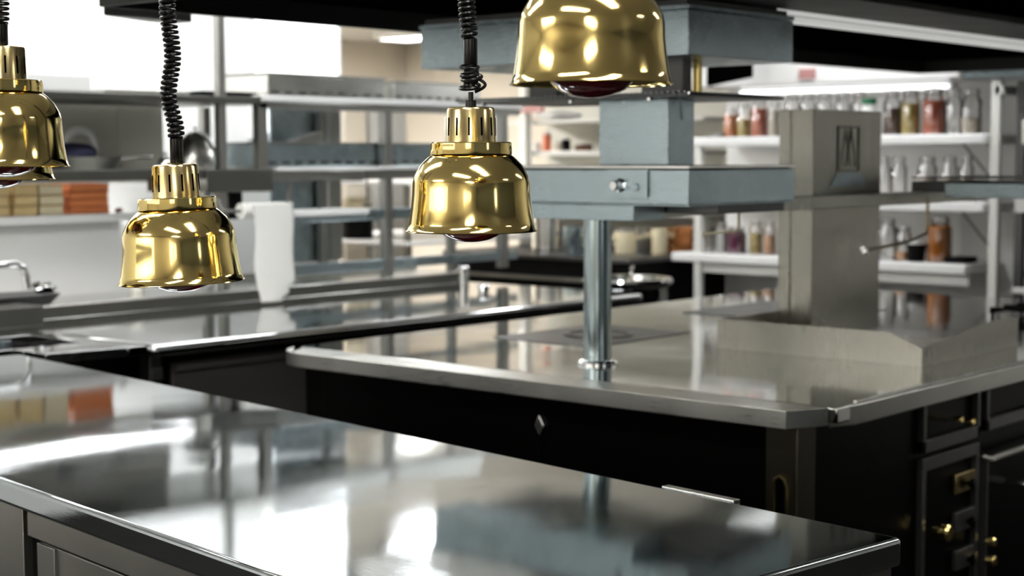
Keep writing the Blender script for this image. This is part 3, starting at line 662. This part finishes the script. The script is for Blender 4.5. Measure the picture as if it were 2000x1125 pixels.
# ladle hooks
def ladle(px, D, label):
    q = P(px, 345, Y=5.19); t = thing('hanging_ladle', label, 'ladle', (q.x, 5.18, 1.2))
    G().tube([(q.x, 5.183, 1.448), (q.x, 5.179, 1.44), (q.x, 5.176, 1.42), (q.x + .004, 5.18, 1.3)], .0035, 8).build('handle', 'dark steel', t)
    G().lathe([(0, -.018), (.016, -.012), (.022, 0), (.020, 0), (.014, -.01), (0, -.015)], (q.x + .006, 5.18, 1.296), 20).build('bowl', 'dark steel', t)
ladle(712, 0, 'dark ladle hanging from the middle shelf in front of the far black pot')
# two small chrome cups near lamp on the counter
def cup(px, py, h, label):
    q = P(px, py, z=.9); t = thing('steel_cup', label, 'cup', (q.x, q.y, .9)); G().lathe([(0, .0008), (.022, .0008), (.028, h), (.026, h), (.02, .006), (0, .005)], (q.x, q.y, .9), 24).build('body', 'chrome', t)
    G().lathe([(.029, h - .004), (.031, h), (.029, h + .003)], (q.x, q.y, .9), 24, cap=False).build('rim', 'chrome', t)
cup(905, 558, .09, 'small steel cup on the back counter below the middle lamp'); cup(945, 570, .03, 'tiny steel dish on the back counter at the foot of the rack post')

# ================================================================== stockpots and shelf beyond
sh = thing('range_shelf', 'dark range with flat top holding stockpots behind the round pole', 'range', (7.4, 5.9, 0))
B(6.95, 7.95, 5.22, 6.6, 0, .915).build('body', 'black matt', sh); B(6.92, 7.97, 5.20, 6.62, .915, .94).build('range_top', 'dark steel', sh, bevel=.004)
B(6.91, 6.95, 5.3, 6.5, .80, .82).build('handle_rail', 'frame steel', sh)
x, y = on(1070, 9.5, 0); pot('stock_pot', 'tall steel stockpot on the dark range just right of the middle lamp', x, y, .94, .10, .22, 'rail steel', 'pot')
x, y = on(1122, 9.2, 0); pot('stock_pot', 'smaller steel pot on the dark range left of the round pole', x, y, .94, .065, .16, 'gantry steel', 'pot')
x, y = on(1221, 9.2, 0); pot('stock_pot', 'cream enamel pot on the dark range right of the round pole', x, y, .94, .06, .13, 'plastic cream', 'pot', .02, 'frame steel')
x, y = on(1258, 9.4, 0); pot('stock_pot', 'dark steel pot behind the cream enamel pot', x, y, .94, .05, .15, 'frame steel', 'pot')
x, y = on(1287, 9.15, 0); pot('stock_pot', 'pale cream pot beside the copper pans', x, y, .94, .045, .15, 'plastic cream', 'pot')
x, y = on(1328, 9.35, 0)
for k, lab in enumerate(('bottom copper pan of the stack left of the white jar rack', 'middle copper pan of the stack left of the white jar rack', 'top copper pan of the stack left of the white jar rack')):
    z = .94 + k * .05; t = thing('copper_pan', lab, 'pan', (x, y, z), 0, 'stacked copper pans')
    G().lathe([(0, .001), (.072, .001), (.078, .047), (.075, .047), (.069, .006), (0, .006)], (x, y, z), 32).build('body', 'copper', t)
    G().tube([(x - .07, y - .03, z + .04), (x - .16, y - .06, z + .046)], .005, 8).build('handle', 'aged brass', t)

# ------------------------------------------------------------------ middle far shelves (behind the gantry neck)
ms = thing('white_shelf_unit', 'white shelf unit with kitchenware seen left of the gantry neck', 'shelf', (8.3, 6.9, 0))
x0p = P(1020, 300, X=8.0)
B(8.0, 8.06, x0p.y - .03, x0p.y + .03, 0, 2.0).build('post', 'rack white', ms, bevel=.003)
B(8.06, 8.5, 5.5, x0p.y + .2, 1.515, 1.545).build('shelf', 'rack white', ms, bevel=.003); B(8.06, 8.5, 5.5, x0p.y + .2, 1.73, 1.75).build('shelf', 'rack white', ms, bevel=.003)
B(8.06, 8.5, 5.5, x0p.y + .2, 1.13, 1.16).build('shelf', 'rack white', ms, bevel=.003); B(8.5, 8.52, 5.5, x0p.y + .2, 0.1, 2.0).build('back_panel', 'wall grey beige', ms)
def far_jar(px, z, r, h, body, label, m2=None, X=8.25, nm='storage_jar', cat='jar'):
    q = P(px, 300, X=X); t = thing(nm, label, cat, (X, q.y, z))
    G().lathe([(0, .001), (r, .001), (r, h * .8), (r * .8, h * .88)], (X, q.y, z), 20).build('body', body, t); G().lathe([(r * .85, h * .88), (r * .85, h), (0, h)], (X, q.y, z), 20).build('lid', m2 or 'plastic white', t)
far_jar(1068, 1.545, .03, .13, 'pickle red', 'orange-red jar on the far white shelf right of the middle lamp')
far_jar(1049, 1.545, .028, .06, 'plastic white', 'white low tub on the far white shelf beside the orange-red jar')
far_jar(1092, 1.545, .045, .07, 'dry goods', 'beige tub on the far white shelf beside the orange-red jar')
far_jar(1106, 1.545, .03, .09, 'black matt', 'black canister on the far white shelf left of the gantry neck')
far_jar(1140, 1.545, .06, .05, 'pickle brown', 'brown bowl on the far white shelf next to the gantry neck')
q = P(1090, 235, X=8.2)
tag(G().grid(lambda u, v: blob(u, v, .06, .2, .03, (8.22, q.y, q.z), 3), 20, 10).build('folded_cloth', 'plastic white'), 'pale folded cloth on the upper far shelf right of the middle lamp', 'cloth')
for o in bpy.data.objects:
    if o.name.startswith('folded_cloth'): o.location.z = 1.75
tag(B(7.98, 8.0, P(1062, 0, X=8).y, P(1018, 0, X=8).y, 1.80, 1.87).build('red_card', 'sign red'), 'small dark red card fixed to the far shelf under the biggest lamp', 'card')

# ================================================================== white jar rack on the right
wr = thing('white_jar_rack', 'white rack with three shelves of preserving jars right of the gantry', 'rack', (7.5, 4.2, 0))
def shelf(y0, y1, z, h=.045, x0=7.3, x1=7.72): return B(x0, x1, y0, y1, z - h, z).build('shelf', 'shelf white', wr, bevel=.008)
shelf(3.33, 5.06, 1.61, .05); shelf(3.33, 5.06, 1.275, .05); shelf(3.42, 5.19, .965, .05)
B(7.33, 7.36, 3.42, 5.0, .86, .915).build('apron', 'rack white', wr)
for y in (3.285, 5.02): B(7.31, 7.35, y - .022, y + .022, 0, 1.87 if y < 4 else 1.56).build('post', 'rack white', wr, bevel=.003)
B(7.66, 7.70, 3.25, 3.30, 0, 1.87).build('post', 'rack white', wr, bevel=.003)
B(7.31, 7.7, 3.25, 3.29, 1.80, 1.84).build('side_rail', 'rack white', wr)
for z in (1.56, 1.225): G().tube([(7.34, 3.32, z - .16), (7.34, 3.46, z)], .007, 8).build('brace', 'frame steel', wr)
# jar prototypes: clamp jar with contents
def jar(px, z, h, r, cm, label, X=7.45, fill=.72, lidm='jar glass', cat='jar', group='preserving jars on the white rack'):
    q = P(px, 300, X=X); t = thing('preserving_jar', label, cat, (X, q.y, z + .0005), 0, group)
    c = (X, q.y, z + .0005)
    b = G().lathe([(0, .0), (r * .95, 0), (r, .01), (r, h * .72), (r * .72, h * .82), (r * .72, h * .86)], c, 24, cap=False).build('glass_body', 'jar glass', t)
    if cm: G().lathe([(0, .004), (r * .9, .004), (r * .93, .012), (r * .93, h * fill), (0, h * fill)], c, 20).build('contents', cm, t)
    G().lathe([(r * .78, h * .865), (r * .8, h * .9), (r * .7, h * .97), (0, h)], c, 24, cap=False).build('lid', lidm, t)
    G().lathe([(r * .79, h * .845), (r * .81, h * .855), (r * .79, h * .865)], c, 24, cap=False).build('clamp_ring', 'frame steel', t)
    return t
Z1, Z2, Z3 = 1.61, 1.275, .965
jar(1427, Z1, .17, .038, 'pickle orange', 'preserving jar of orange pieces on the top shelf, first of the coloured ones')
jar(1453, Z1, .20, .038, 'pickle yellow', 'pale yellow preserving jar between two orange ones on the top shelf', fill=.5)
jar(1483, Z1, .215, .046, 'pickle red', 'big orange-red preserving jar left of the service column')
jar(1512, Z1, .20, .033, 'dry goods', 'narrow beige preserving jar touching the column on its left')
for i, px in enumerate((1548, 1578, 1610, 1645, 1678)):
    jar(px, Z1, .235, .042, None if i % 2 else 'dry goods', ('clear jar top showing over the column, leftmost of five', 'clear jar top showing over the column, second from left', 'clear jar top over the middle of the column', 'clear jar top over the column left of the green lid', 'clear jar top behind the green lid')[i], fill=.5)
jar(1741, Z1, .235, .046, 'pickle brown', 'brown and olive preserving jar first right of the column on the top shelf', fill=.6)
jar(1777, Z1, .235, .050, 'pickle yellow', 'yellow-topped preserving jar in the middle of the dark group', fill=.68)
jar(1822, Z1, .24, .056, 'pickle red', 'tall red-orange preserving jar right of the yellow one')
jar(1862, Z1, .23, .045, None, 'empty clear jar right of the red-orange jar')
jar(1896, Z1, .23, .05, 'dry goods', 'jar of pale grain at the right end of the top shelf', fill=.35)
for i, px in enumerate((1375, 1400, 1428, 1456, 1492)):
    jar(px, Z2, .13 + .015 * (i % 2), .034, 'plastic white' if i in (0, 2) else None, ('white-filled jar at the left end of the middle shelf', 'clear jar second on the middle shelf', 'white-filled jar third on the middle shelf with a bright lid', 'clear jar left of centre on the middle shelf', 'clear jar on the middle shelf next to the column')[i], fill=.5)
for i, (px, r) in enumerate(((1728, .034), (1757, .04), (1812, .05), (1856, .042), (1889, .034))):
    jar(px, Z2, .23, r, 'dry goods' if i > 1 else None, ('small clear jar right of the column on the middle shelf', 'clear jar with shiny neck on the middle shelf, second right of the column', 'widest jar of pale beans on the middle shelf', 'jar of pale beans right of the widest one', 'last jar at the right end of the middle shelf')[i], fill=.55)
jar(1382, Z3, .19, .04, None, 'clear jar at the left end of the bottom shelf')
jar(1412, Z3, .17, .035, 'plastic white', 'white-filled jar left of the purple jar on the bottom shelf')
jar(1440, Z3, .15, .055, 'pickle purple', 'purple preserving jar on the bottom shelf', fill=.75)
jar(1478, Z3, .19, .036, 'pickle yellow', 'yellow preserving jar between purple and peach on the bottom shelf', fill=.6)
jar(1505, Z3, .19, .034, 'pickle peach', 'peach-coloured preserving jar on the bottom shelf beside the column', fill=.55)
jar(1736, Z3, .22, .05, None, 'large clear jar on the bottom shelf right of the column')
jar(1768, Z3, .18, .04, 'pickle peach', 'low pinkish jar on the bottom shelf beside the large clear one', fill=.25)
jar(1838, Z3, .235, .062, 'pickle amber', 'large amber jar on the bottom shelf behind the brass swivel tap', fill=.78)
q = P(1793, 300, X=7.42); t = thing('black_bowl', 'black bowl with white filling beside the large amber jar', 'bowl', (7.42, q.y, Z3))
G().lathe([(0, .001), (.04, .001), (.052, .09), (.049, .09), (.036, .006), (0, .006)], (7.42, q.y, Z3), 28).build('bowl', 'black matt', t); G().lathe([(.047, .085), (.03, .115), (0, .12)], (7.42, q.y, Z3), 24).build('filling', 'plastic white', t)
q = P(1875, 300, X=7.45); tag(B(7.40, 7.55, q.y - .06, q.y + .05, Z3 + .0005, Z3 + .03).build('dark_dish', 'black matt', bevel=.006), 'dark flat dish right of the large amber jar on the bottom shelf', 'dish')
q = P(1704, 205, X=7.4); t = thing('green_lid_tub', 'tub with green lid standing behind the top right corner of the column', 'tub', (7.36, q.y, Z1))
G().lathe([(0, .001), (.036, .001), (.036, .16)], (7.36, q.y, Z1), 24).build('tub', 'plastic white', t); G().lathe([(.04, .16), (.04, .19), (0, .19)], (7.36, q.y, Z1), 24).build('lid', 'green plastic', t)
q = P(1400, 262, X=7.4); t = thing('grey_dish', 'small grey dish at the left end of the top jar shelf', 'dish', (7.4, q.y, Z1)); G().lathe([(0, .001), (.03, .001), (.045, .02), (.042, .02), (.028, .005), (0, .005)], (7.4, q.y, Z1), 24).build('dish', 'frame steel', t)
G().lathe([(.0, .005), (.03, .012), (.0, .024)], (7.4, q.y, Z1), 16, cap=False).build('contents', 'plastic white', t)
# crates below the bottom shelf
tag(B(7.35, 7.7, 4.5, 4.9, 0, .55).build('storage_bin', 'frame steel', bevel=.02), 'grey storage bin on the floor under the white jar rack', 'bin')

# white duct along the rack wall with the small red sign
du = thing('white_duct', 'long white duct above the jar rack with a small faded red sign', 'duct', (7.5, 3.8, 1.885))
B(7.3, 7.74, 3.47, 5.15, 1.888, 2.03).build('duct_section', 'shelf white', du, bevel=.003); B(7.3, 7.74, 1.2, 3.455, 1.883, 2.03).build('duct_section', 'gantry steel', du, bevel=.003)
B(7.29, 7.745, 3.455, 3.47, 1.88, 2.035).build('joint_flange', 'frame steel', du)
a = P(1560, 135, X=7.29); b = P(1591, 153, X=7.29); B(7.288, 7.2995, b.y, a.y, b.z, a.z).build('warning_label', 'sign red', du, bevel=.001)
sl = thing('strip_light', 'white strip light fixed to the wall under the white duct', 'strip light', (7.70, 4.2, 1.84))
B(7.70, 7.749, 3.7, 5.0, 1.845, 1.879).build('housing', 'shelf white', sl, bevel=.003)
B(7.67, 7.70, 3.72, 4.98, 1.856, 1.874).build('tube', 'strip glow', sl)
for y in (1.8, 4.6): G().tube([(7.52, y, 2.03), (7.52, y, CEIL)], .008, 8).build('hanger_rod', 'frame steel', du)
# dark screen on the white wall
a = P(1380, 100, X=7.05); b = P(1465, 152, X=7.05)
tv = thing('wall_screen', 'black screen hanging beside the brass rod under the upper gantry box', 'screen', (7.05, (a.y + b.y) / 2, b.z))
G().prism([(b.y, b.z + .004), (a.y, b.z - .035), (a.y, a.z + .05), (b.y, a.z + .05)], 7.05, 7.08, 'X').build('screen', 'slot black', tv, bevel=.003)
G().tube([(7.065, (a.y + b.y) / 2, a.z + .04), (7.065, (a.y + b.y) / 2, CEIL)], .012, 8).build('hanger_arm', 'black matt', tv)

# black shelving at the right edge behind the rack post
bs = thing('black_shelving', 'black shelving with grey trays at the right edge beyond the white rack', 'rack', (7.5, 2.7, 0))
B(7.70, 7.74, 2.0, 3.19, 0, 1.86).build('back_panel', 'black matt', bs)
for z in (.6, .92, 1.24, 1.76): B(7.36, 7.70, 2.0, 3.19, z, z + .02).build('shelf', 'dark steel', bs)
B(7.34, 7.38, 3.15, 3.19, 0, 1.86).build('post', 'dark steel', bs); B(7.34, 7.38, 2.0, 2.04, 0, 1.86).build('post', 'dark steel', bs)
a = P(1960, 235, X=7.34); b = P(1960, 283, X=7.34)
B(7.335, 7.36, 2.0, 3.16, b.z, a.z).build('upper_tray', 'rail steel', bs, bevel=.003)
a = P(1960, 378, X=7.34); b = P(1960, 415, X=7.34)
B(7.335, 7.36, 2.0, 3.19, b.z, a.z).build('lower_tray', 'rack white', bs, bevel=.003)
a = P(1960, 560, X=7.34); B(7.335, 7.36, 2.0, 3.19, a.z - .03, a.z).build('bottom_rail', 'rack white', bs, bevel=.003)

# ================================================================== brass heat lamps
AX = (_R, _U, _F)
def helix(base, ctr, z0, z1, rad, turns):
    pts = []; n = int(turns * 14)
    for i in range(n + 1):
        u = i / n; z = z0 + (z1 - z0) * u; cx, cy = ctr(z); a = 2 * PI * turns * u
        pts.append(base + Vector((cx + rad * math.cos(a), cy + rad * math.sin(a), z)))
    return pts
RIGHT = Vector((_R.x, _R.y, 0)).normalized()
PROF = [(.1005, 0), (.1010, .0012), (.0985, .003), (.0958, .013), (.0925, .035), (.0903, .057), (.0896, .075), (.0875, .084), (.0830, .093), (.0775, .102), (.0690, .1105), (.0612, .117)]
def make_lamp():
    r = thing('heat_lamp', 'x', 'heat lamp', (0, 0, 0), 0, 'brass heat lamps over the pass counter')
    outer = PROF; inner = [(max(.001, a - .0014), b) for a, b in PROF[::-1]]; inner[-1] = (.0990, .0012)
    G().lathe(outer + [(.0600, .117), (.0590, .1165)] + inner[1:] + [outer[0]], (0, 0, 0), 72, cap=False).build('shade', 'brass', r, world=False, angle=60)
    G().lathe([(.0602, .117), (.0622, .1172), (.0626, .1185), (.0620, .1345), (.0605, .136), (.036, .1362)], (0, 0, 0), 64, cap=True).build('collar', 'brass', r, world=False)
    cp = G().lathe([(.0385, .1363), (.0382, .138), (.0366, .184), (.0352, .1875), (.032, .189), (.004, .189)], (0, 0, 0), 64, cap=True).build('vent_cap', 'aged brass', r, world=False)
    for k in range(12):
        a = 2 * PI * (k + .5) / 12 - .12; g = G(); rr0, rr1 = .0379, .0371
        d = Vector((math.cos(a), math.sin(a), 0)); t = Vector((-math.sin(a), math.cos(a), 0)); vs = []
        for z, q in ((.146, rr0), (.173, rr1)):
            for s in (-1, 1):
                for e in (.0004, -.003): vs.append(d * (q + e) + t * (s * .0014) + Vector((0, 0, z)))
        g.add(vs, [(0, 2, 6, 4), (1, 5, 7, 3), (0, 4, 5, 1), (2, 3, 7, 6), (0, 1, 3, 2), (4, 6, 7, 5)])
        g.build('vent_slot', 'slot black', cp, world=False)
    G().lathe([(0, -.0165), (.012, -.0158), (.028, -.0125), (.042, -.006), (.0505, .003), (.053, .014), (.050, .026), (.035, .06), (.018, .085), (.018, .11)], (0, 0, 0), 48, cap=False).build('infrared_bulb', 'red bulb', r, world=False)
    return r
proto = make_lamp()
def put_lamp(root, pos, label, tilt=0., s=1.):
    root.location = pos; root['label'] = label; root.scale = (s, s, s)
    root.rotation_mode = 'QUATERNION'; root.rotation_quaternion = Matrix.Rotation(tilt, 3, _F).to_quaternion() if tilt else (1, 0, 0, 0)
def cord(root_pos, name_lab, sleeve0, sleeve1, coil_end, ctr, turns, knot=False, top=CEIL):
    t = thing('lamp_cord', name_lab, 'cord', tuple(root_pos), 0, 'coiled black cords of the heat lamps')
    b = Vector(root_pos)
    G().lathe([(.0095, sleeve0), (.0105, sleeve0 + .002), (.0105, sleeve1 - .002), (.009, sleeve1)], tuple(b), 24).build('sleeve', 'sleeve black', t)
    pts = helix(b, ctr, sleeve1, coil_end, .0108, turns)
    G().tube(pts, .0032, 8).build('coil', 'cord black', t)
    e = ctr(coil_end); G().tube([b + Vector((e[0], e[1], coil_end - .004)), Vector((b.x + e[0], b.y + e[1], top - .02))], .0035, 8).build('straight_cord', 'cord black', t)
    G().lathe([(.035, 0), (.035, .012), (.01, .0195)][::-1], (b.x + e[0], b.y + e[1], top - .0205), 24).build('ceiling_rose', 'brass', t)
    if knot:
        G().lathe([(.0085, .1892), (.0085, .199), (.004, .2), (.004, .212)], tuple(b), 16).build('gland', 'sleeve black', t)
        g = G()
        kp = []
        for i in range(130):
            a = i / 129 * 2 * PI * 5.6; u = i / 129
            rr = .0125 + .004 * math.sin(a * .37 + 1); kp.append(b + Vector((rr * math.cos(a), rr * math.sin(a), .216 + .036 * u + .004 * math.sin(a + 1))))
        g.tube(kp, .0027, 8)
        lp = [b + RIGHT * (.006 + .016 * math.sin(PI * i / 14)) + Vector((0, 0, .212 + .022 * i / 14)) for i in range(15)]
        g.tube(lp, .0026, 8); g.build('knot', 'cord black', t)
    return t
off = lambda v: (RIGHT.x * v, RIGHT.y * v)
def wob(seq):
    def f(z):
        for (z0, v0), (z1, v1) in zip(seq, seq[1:]):
            if z <= z1:
                u = max(0, (z - z0) / (z1 - z0)); u = u * u * (3 - 2 * u); return off(v0 + (v1 - v0) * u)
        return off(seq[-1][1])
    return f
def at_rim(px, py, D): d = _F * FPX + _R * (px - 1000) + _U * (562.5 - py); return d * (D / FPX) + Vector((0, 0, CAM_Z))
lamps = [
    (at_rim(921, 452, 2.41), 'brass heat lamp in the middle of the picture, its cord knotted above the cap', 0, 1),
    (at_rim(355, 551, 2.53), 'brass heat lamp hanging lowest, second from the left, slightly tilted', math.radians(-2.2), 1),
    (at_rim(1155, 166, 1.935), 'largest nearest brass heat lamp, cut off by the top of the picture', 0, 1),
    (at_rim(8.5, 326, 2.49), 'brass heat lamp cut off by the left edge of the picture', 0, 1),
    (at_rim(-9, 351, 2.73), 'brass heat lamp mostly hidden behind the leftmost one', 0, 1)]
for i, (p, lab, tl, s) in enumerate(lamps):
    r = proto if i == 0 else dup(proto)
    put_lamp(r, p, lab, tl, s)
cord(lamps[0][0], 'black coiled cord of the middle heat lamp, knotted at its lower end', .252, .293, .50, wob([(.252, 0), (.30, -.002), (.35, -.006), (.42, 0), (.6, 0)]), 26, True)
cord(lamps[1][0] + RIGHT * -.004, 'black coiled cord stretching up from the lowest heat lamp', .190, .231, .50, wob([(.19, 0), (.24, 0), (.30, -.011), (.36, -.003), (.44, -.010), (.50, -.006)]), 32)
cord(lamps[2][0], 'black cord of the largest heat lamp, above the picture', .190, .231, .42, wob([(.19, 0), (.5, 0)]), 22)
cord(lamps[3][0] + RIGHT * .001, 'black coiled cord at the left edge of the picture', .190, .225, .46, wob([(.19, 0), (.24, .0), (.30, .003), (.38, 0), (.5, 0)]), 30)
cord(lamps[4][0], 'black coiled cord of the hidden heat lamp behind the leftmost one', .190, .225, .46, wob([(.19, 0), (.5, 0)]), 28)
# small tab on the cap of the tilted lamp
tb = [o for o in bpy.data.objects if o.name.startswith('heat_lamp') and 'lowest' in o.get('label', '')][0]
B(-.012, .004, -.004, .004, .1895, .192).build('cap_tab', 'aged brass', tb, world=False)
